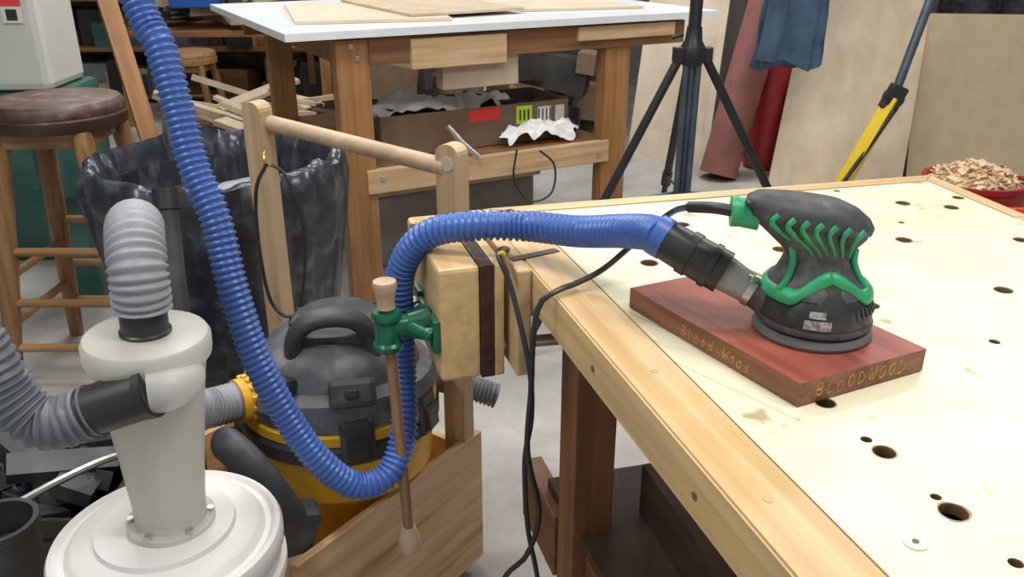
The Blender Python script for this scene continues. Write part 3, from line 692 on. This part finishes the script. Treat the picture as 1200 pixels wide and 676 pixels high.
tslab('sheet_c',[(1.0,.30),(1.5,.20),(1.6,.9),(1.06,1.0)],1.025,.010,M['sheet'],sh)
cbx=E('cardboard_box')
def cb_(name,a,b,z,s,mat,bev=.002):
    p=tpt(a,b); return box(name,(p.x,p.y,z),s,mat,cbx,(0,0,trot),bev)
cb_('front',.74,.16,.62,(.78,.006,.15),M['card']); cb_('back',.74,.46,.62,(.78,.006,.15),M['card'])
cb_('side_1',.35,.31,.62,(.006,.30,.15),M['card']); cb_('side_2',1.13,.31,.62,(.006,.30,.15),M['card']); cb_('bottom',.74,.31,.548,(.78,.30,.006),M['card'])
cb_('red_label',.76,.1555,.665,(.13,.002,.045),M['redlab'],0); cb_('lime_label',.93,.1555,.65,(.07,.002,.07),M['yglab'],0)
cb_('white_label_1',1.02,.1555,.645,(.06,.002,.06),M['wlab'],0); cb_('white_label_2',1.09,.1555,.645,(.04,.002,.06),M['wlab'],0)
for k in range(4): cb_('barcode_%d'%k,.995+.017*k,.1540,.645,(.005,.001,.045),M['black'],0)
for k in range(3): cb_('lime_print_%d'%k,.912+.018*k,.1540,.65,(.007,.001,.04),M['black'],0)
def crumple(name,cx,cy,cz,sx_,sy_,h,rot,mat,seed,parent,droop=0):
    N=30; vs=[];fs=[]
    for i in range(N):
        for j in range(N):
            u_=i/(N-1)-.5; v_=j/(N-1)-.5
            dome=1-(2*u_)**2*.6-(2*v_)**2*.4
            z=h*(.6*dome+.5*noise.noise(Vector((u_*5+seed,v_*3,seed)))+.22*noise.noise(Vector((u_*12+seed,v_*9,1)))) - droop*max(0,-v_-.1)
            x=u_*sx_*(1+.3*noise.noise(Vector((v_*4,seed,0)))); y=v_*sy_*(1+.3*noise.noise(Vector((u_*4,seed,3))))
            vs.append(Vector((cx+x*math.cos(rot)-y*math.sin(rot),cy+x*math.sin(rot)+y*math.cos(rot),cz+z)))
    for i in range(N-1):
        for j in range(N-1): fs.append([i*N+j,(i+1)*N+j,(i+1)*N+j+1,i*N+j+1])
    return mesh_obj(name,vs,fs,mat,parent,True,60)
p=tpt(.52,.30); crumple('plastic_bag_contents',p.x,p.y,.675,.34,.24,.075,trot,M['paper'],2.3,cbx)
p=tpt(.82,.33); crumple('crumpled_paper',p.x,p.y,.665,.26,.22,.07,trot,M['paper'],5.1,cbx)
lst=[]
for _ in range(18):
    q=tpt(random.uniform(.42,1.08),random.uniform(.22,.42)); lst.append(((q.x,q.y,random.uniform(.60,.70)),(random.uniform(.04,.12),random.uniform(.02,.06),random.uniform(.02,.06)),(random.uniform(-.4,.4),random.uniform(-.4,.4),random.uniform(0,3))))
joined_boxes('small_parts_in_box',lst,M['dark'],cbx)
pb=E('plastic_bag'); p=tpt(.97,.112); crumple('bag',p.x,p.y,.578,.30,.07,.075,trot,M['paper'],7.9,pb,.03)
wc=E('coiled_wire')
p=tpt(.86,-.02)
cable('wire',[(p.x-.05,p.y,.56),(p.x-.06,p.y-.02,.45),(p.x+.0,p.y-.03,.37),(p.x+.08,p.y-.02,.40),(p.x+.09,p.y,.50),(p.x+.03,p.y,.56)],.004,M['black'],wc)
hp=E('hand_file')
p=tpt(.62,.06)
tube('body',[(p.x-.05,p.y-.02,.66),(p.x+.0,p.y-.02,.60),(p.x+.06,p.y-.02,.55)],[.010,.012,.008],M['steel'],hp)
tcase=E('black_power_tool'); p=tpt(1.185,.27); box('body',(p.x,p.y,.60),(.08,.14,.10),M['black'],tcase,(0,0,trot),.02); box('handle',(p.x,p.y,.665),(.08,.03,.03),M['black'],tcase,(0,0,trot),.01); cyl('motor',(p.x-.02,p.y-.10,.575),(p.x+.03,p.y-.08,.575),.027,M['blackdust'],tcase)
bx=E('floor_storage_tote'); p=tpt(.75,.7); box('tote',(p.x,p.y,.16),(.8,.5,.32),plain('tote_grey',(.24,.22,.20),.6),bx,(0,0,trot),.02); box('tote_lid',(p.x,p.y,.33),(.84,.54,.03),M['mdf'],bx,(0,0,trot),.01)

# ---------------------------------------------------------------- tripod
tr=E('camera_tripod')
ap=Vector((.535,2.6,1.0))
cyl('centre_column',ap+Vector((0,0,-.55)),ap+Vector((0,0,.45)),.013,M['tripodt'],tr)
cyl('upper_tube',ap+Vector((0,0,.0)),ap+Vector((0,0,.22)),.019,M['tripod'],tr)
lathe('spider',[(0,-.06),(.03,-.06),(.038,-.045),(.038,-.01),(.026,.01),(.022,.05),(0,.05)],ap,M['tripod'],tr,24)
for i,f in enumerate(((.03,2.52,0),(1.13,2.62,0),(.55,3.2,0),)):
    f=Vector(f); dr=(f-ap); hz=Vector((dr.x,dr.y,0)).normalized()
    t0=ap+hz*.035+Vector((0,0,-.03))
    cyl('leg_%d_upper'%i,t0,t0.lerp(f,.5),.0135,M['tripod'],tr); cyl('leg_%d_lower'%i,t0.lerp(f,.48),f+Vector((0,0,.01)),.010,M['tripod'],tr)
    cyl('leg_%d_lock'%i,t0.lerp(f,.45),t0.lerp(f,.5),.018,M['tripod'],tr)
    box('hinge_%d'%i,t0+hz*.004,(.04,.03,.045),M['tripod'],tr,(0,0,math.atan2(hz.y,hz.x)),.004)
    cyl('brace_%d'%i,ap+Vector((0,0,-.45)),t0.lerp(f,.47),.005,M['tripodt'],tr)
cyl('front_tube_l',ap+Vector((-.018,-.01,-.05)),ap+Vector((-.02,-.02,-.62)),.010,M['tripodt'],tr)
cyl('front_tube_r',ap+Vector((.018,-.01,-.05)),ap+Vector((.014,-.02,-.62)),.010,M['tripodt'],tr)
box('foot_lock',ap+Vector((-.003,-.015,-.60)),(.06,.03,.04),M['tripod'],tr,(0,0,0),.006)
cyl('crank_handle',ap+Vector((-.035,-.02,.03)),ap+Vector((-.07,-.02,.02)),.006,M['tripod'],tr)

# ---------------------------------------------------------------- leaning stock on the right
def lean(name,pts,t,mat):
    o=E(name); slab('sheet',pts,t,mat,o); return o
lean('plywood_sheet',[(.72,5.25,0),(1.16,4.99,0),(1.42,5.66,1.75),(.95,5.70,1.75)],.018,M['birch'])
lean('plywood_sheet',[(1.50,5.45,0),(1.90,5.40,0),(1.95,5.70,1.5),(1.55,5.72,1.5)],.018,M['birch2'])
rp=E('rosin_paper_roll'); cyl('roll',(1.17,4.72,.02),(1.60,5.05,1.75),.105,M['redroll'],rp,seg=32); cyl('core',(1.60,5.05,1.74),(1.602,5.052,1.76),.04,M['card'],rp)
rt=E('red_plastic_drum'); lathe('body',[(0,0),(.11,0),(.125,.02),(.125,.60),(.11,.64),(.06,.66),(0,.66)],(1.50,4.98,0),M['red'],rt,32); box('handle',(1.50,4.98,.69),(.12,.03,.06),M['red'],rt,(0,0,.1),.01)
jk=E('denim_jacket')
rings=[]
for i in range(14):
    t=i/13; z=1.45-.77*t; N=56; ring=[]
    for k in range(N):
        a=2*math.pi*k/N
        rx=.11+.05*t; ry=.05+.02*t
        f=1+.10*math.sin(a*6+t*3)+.07*math.sin(a*11+5*t+1)+.10*noise.noise(Vector((math.cos(a)*2,math.sin(a)*2,t*4)))
        ring.append(Vector((1.42-.04*t+rx*f*math.cos(a),4.40+ry*f*math.sin(a),z+.03*math.sin(3*a+1))))
    rings.append(ring)
loft('jacket_body',rings,M['jean'],jk,True,80)
tube('sleeve',spline([(1.35,4.35,1.38),(1.30,4.31,1.1),(1.27,4.31,.85),(1.25,4.31,.70)],.02),.05,M['jean'],jk)
cyl('hook',(1.42,4.50,1.5),(1.42,4.40,1.44),.01,M['steel'],jk)
lean('plywood_sheet',[(1.43,4.62,0),(2.12,4.50,0),(2.40,5.15,1.6),(1.80,5.30,1.6)],.018,M['birch2'])
lean('plywood_offcut',[(2.03,4.95,0),(2.25,4.92,0),(2.52,5.50,1.6),(2.30,5.53,1.6)],.018,M['birch'])
lean('hardboard_panel',[(2.20,4.62,0),(3.2,4.44,0),(3.2,4.70,.885),(2.22,4.86,.885)],.02,M['mdf'])
dk=E('black_storage_bag')
lathe('bag',[(0,.0),(.22,.0),(.26,.2),(.25,.75),(.24,1.1),(.18,1.35),(0,1.4)],(3.05,5.25,0),M['bag'],dk,40,fn=lambda r,z,a,i:(r*(1+.08*math.sin(5*a+i)),z))
dk=E('black_storage_bag')
lathe('bag',[(0,.0),(.17,.0),(.19,.2),(.18,.75),(.17,1.0),(.12,1.2),(0,1.22)],(2.68,5.25,0),M['bag'],dk,40,fn=lambda r,z,a,i:(r*(1+.08*math.sin(5*a+i)),z))
yp=E('yellow_support_pole')
a_=Vector((1.64,4.20,.02)); b_=Vector((1.88,4.24,.54)); c_=Vector((2.12,4.33,1.5))
cyl('yellow_tube',a_,b_,.042,M['polyel'],yp,seg=4)
cyl('yellow_inner',a_+Vector((.0,-.03,.05)),b_+Vector((0,-.03,-.06)),.012,M['tripod'],yp)
cyl('grey_tube',b_,c_,.022,M['tripodt'],yp)
lathe('clamp_knob',[(0,-.03),(.045,-.03),(.05,0),(.045,.03),(0,.03)],b_,M['black'],yp,20,rot=(math.pi/2,0,0))
box('clamp_body',b_,(.09,.05,.13),M['black'],yp,(0,.4,0),.01)
box('rubber_foot',a_,(.12,.07,.035),M['black'],yp,(0,0,.1),.008)

rb=E('red_chip_bucket')
bcx=Vector((1.355,2.42,0))
lathe('bucket',[(0,0),(.11,0),(.115,.02),(.138,.63),(.145,.63),(.145,.645),(.133,.645),(.130,.61),(0,.61)],bcx,M['red'],rb,48)
lst=[]
for _ in range(420):
    rr=.118*math.sqrt(random.random()); a=random.uniform(0,6.28); hh=.638+.042*(1-(rr/.12)**2)
    lst.append((bcx+Vector((rr*math.cos(a),rr*math.sin(a),hh+random.uniform(-.02,.01))),(random.uniform(.015,.035),random.uniform(.008,.015),.003),(random.uniform(-.8,.8),random.uniform(-.8,.8),random.uniform(0,3.14))))
joined_boxes('chips_in_bucket',lst,M['chips'],rb)
lathe('chip_fill',[(0,.59),(.128,.59),(.126,.63),(.085,.655),(.04,.668),(0,.67)],bcx,M['chips'],rb,32)
rr_=E('red_bin')
lathe('bin',[(0,0),(.15,0),(.17,.61),(.185,.61),(.185,.635),(.165,.635),(.15,.5),(0,.5)],(1.33,1.98,0),M['redor'],rr_,40)

# ---------------------------------------------------------------- left background
mc=E('woodworking_machine')
box('cabinet',(-2.27,3.55,1.12),(.90,.34,.80),M['grey_metal'],mc,(0,0,.05),.03)
box('lower_base',(-2.15,3.6,.36),(.7,.40,.72),M['teal'],mc,(0,0,.05),.03)
box('warning_label',(-1.90,3.390,1.06),(.075,.004,.04),M['redlab'],mc,(0,0,.05),.0005)
box('warning_label_body',(-1.90,3.390,1.01),(.075,.004,.06),M['wlab'],mc,(0,0,.05),.0005)
box('warning_pictogram',(-1.90,3.387,1.01),(.04,.003,.04),M['black'],mc,(0,0,.05),.0005)
lathe('motor_housing',[(0,0),(.10,0),(.11,.03),(.11,.2),(.09,.24),(0,.24)],(-1.62,3.05,.42),M['teal'],mc,30)
box('motor_bracket',(-1.72,3.3,.40),(.1,.5,.06),M['teal'],mc,(0,0,0),.01)
box('machine_foot',(-1.62,3.05,.21),(.12,.12,.42),M['teal'],mc,(0,0,0),.01)
shf=E('storage_shelf')
for z in (.05,.42,.80,1.2,1.6): box('shelf_%d'%int(z*100),(-2.2,7.2,z),(3.6,.5,.03),M['tapron'],shf,(0,0,0),.002)
for x in (-3.95,-2.8,-1.6,-.42): box('upright_%d'%int(-x*100),(x,7.2,.85),(.05,.5,1.7),M['tapron'],shf,(0,0,0),.002)
cols=[M['dark'],M['black'],M['card'],M['birch2'],M['teal'],M['dghose'],M['tapron'],M['dark'],M['mdf'],M['bshelf']]
for mi,mm in enumerate(cols):
    lst=[]
    for z in (.065,.435,.815,1.215):
        for _ in range(4):
            hh=random.uniform(.08,.3); lst.append(((random.uniform(-3.85,-.55),7.15+random.uniform(-.1,.1),z+hh/2),(random.uniform(.08,.3),random.uniform(.15,.3),hh),(0,0,random.uniform(-.2,.2))))
    joined_boxes('stored_goods_%d'%mi,lst,mm,shf)
wt=E('work_table')
box('top',(-2.0,6.4,.64),(1.5,.7,.04),M['tapron'],wt)
for i,(x,y) in enumerate(((-2.7,6.1),(-1.3,6.1),(-2.7,6.65),(-1.3,6.65))): box('leg_%d'%i,(x,y,.31),(.07,.07,.62),M['tleg'],wt)
lst=[((random.uniform(-2.6,-1.3),6.3+random.uniform(-.15,.3),.70+random.uniform(0,.12)),(random.uniform(.1,.5),random.uniform(.03,.12),random.uniform(.02,.1)),(0,random.uniform(-.2,.2),random.uniform(0,3))) for _ in range(30)]
joined_boxes('tools_on_top',lst[:18],M['dark'],wt); joined_boxes('wood_bits_on_top',lst[18:],M['birch2'],wt)
cb=E('blue_crate')
box('crate',(-2.17,6.2,.905),(.34,.22,.20),M['blue'],cb,(0,0,.1),.01); box('crate_rim',(-2.17,6.2,1.005),(.37,.25,.02),M['blue'],cb,(0,0,.1),.005)
sp=E('scrap_wood_pile')
lst=[((random.uniform(-1.75,-1.1),4.9+random.uniform(-.35,.5),random.uniform(.03,.40)),(random.uniform(.2,.6),random.uniform(.03,.1),random.uniform(.015,.04)),(random.uniform(-.3,.3),random.uniform(-.5,.5),random.uniform(-.8,.9))) for _ in range(60)]
joined_boxes('scraps',lst,M['birch2'],sp)
lst=[((random.uniform(-1.8,-1.0),4.9+random.uniform(-.4,.5),random.uniform(.03,.3)),(random.uniform(.1,.4),random.uniform(.05,.15),random.uniform(.03,.12)),(0,0,random.uniform(-.8,.9))) for _ in range(34)]
joined_boxes('dark_scraps',lst,M['bshelf'],sp)
sp=E('scrap_wood_pile')
lst=[((random.uniform(-.9,.5),5.9+random.uniform(-.4,.6),random.uniform(.05,.6)),(random.uniform(.1,.6),random.uniform(.05,.3),random.uniform(.05,.25)),(0,random.uniform(-.2,.2),random.uniform(-.8,.9))) for _ in range(46)]
joined_boxes('scraps_dark',lst[:26],M['dark'],sp); joined_boxes('scraps_brown',lst[26:40],M['card'],sp); joined_boxes('scraps_light',lst[40:],M['birch2'],sp)
o=E('leaning_board'); q0=Vector((-1.66,4.0,.0));q1=Vector((-2.12,4.5,1.6)); mid=(q0+q1)/2; dq=(q1-q0)
box('board',mid,(.09,.025,dq.length),M['tleg'],o,dq.to_track_quat('Z','Y').to_euler(),.002)

# ---------------------------------------------------------------- lights
world=D.worlds.new('World'); scn.world=world; world.use_nodes=True
world.node_tree.nodes['Background'].inputs[0].default_value=(.92,.96,1,1); world.node_tree.nodes['Background'].inputs[1].default_value=.50
def light(name,loc,sx_,sy_,pw,col=(1,.985,.96),rot=(0,0,0)):
    fx=E(name)
    l=D.lights.new(name+'_lamp','AREA'); l.shape='RECTANGLE'; l.size=sx_; l.size_y=sy_; l.energy=pw; l.color=col
    o=D.objects.new('lamp',l); o.location=loc; o.rotation_euler=rot; scn.collection.objects.link(o); o.parent=fx
    box('housing',(loc[0],loc[1],loc[2]+.04),(sx_+.04,sy_+.04,.05),M['ceil'],fx,rot,.005)
light('ceiling_shop_light',(.9,.5,2.6),1.2,.3,31)
light('ceiling_shop_light',(-.5,1.9,2.65),1.2,.3,26)
light('ceiling_shop_light',(-1.3,.4,2.65),.3,1.2,26)
light('ceiling_shop_light',(1.8,3.2,2.7),1.2,.3,38)
light('ceiling_shop_light',(-1.2,3.7,2.7),1.2,.3,30)
light('ceiling_shop_light',(-2.2,5.6,2.7),1.2,.3,22)
light('ceiling_shop_light',(.8,5.0,2.7),1.2,.3,32)

# ---------------------------------------------------------------- camera
cam=D.cameras.new('camera'); cam.lens=30; cam.sensor_width=36; cam.clip_start=.02
co=D.objects.new('camera',cam); co.location=(0,0,1.32); co.rotation_euler=(math.radians(67),0,0)
scn.collection.objects.link(co); scn.camera=co
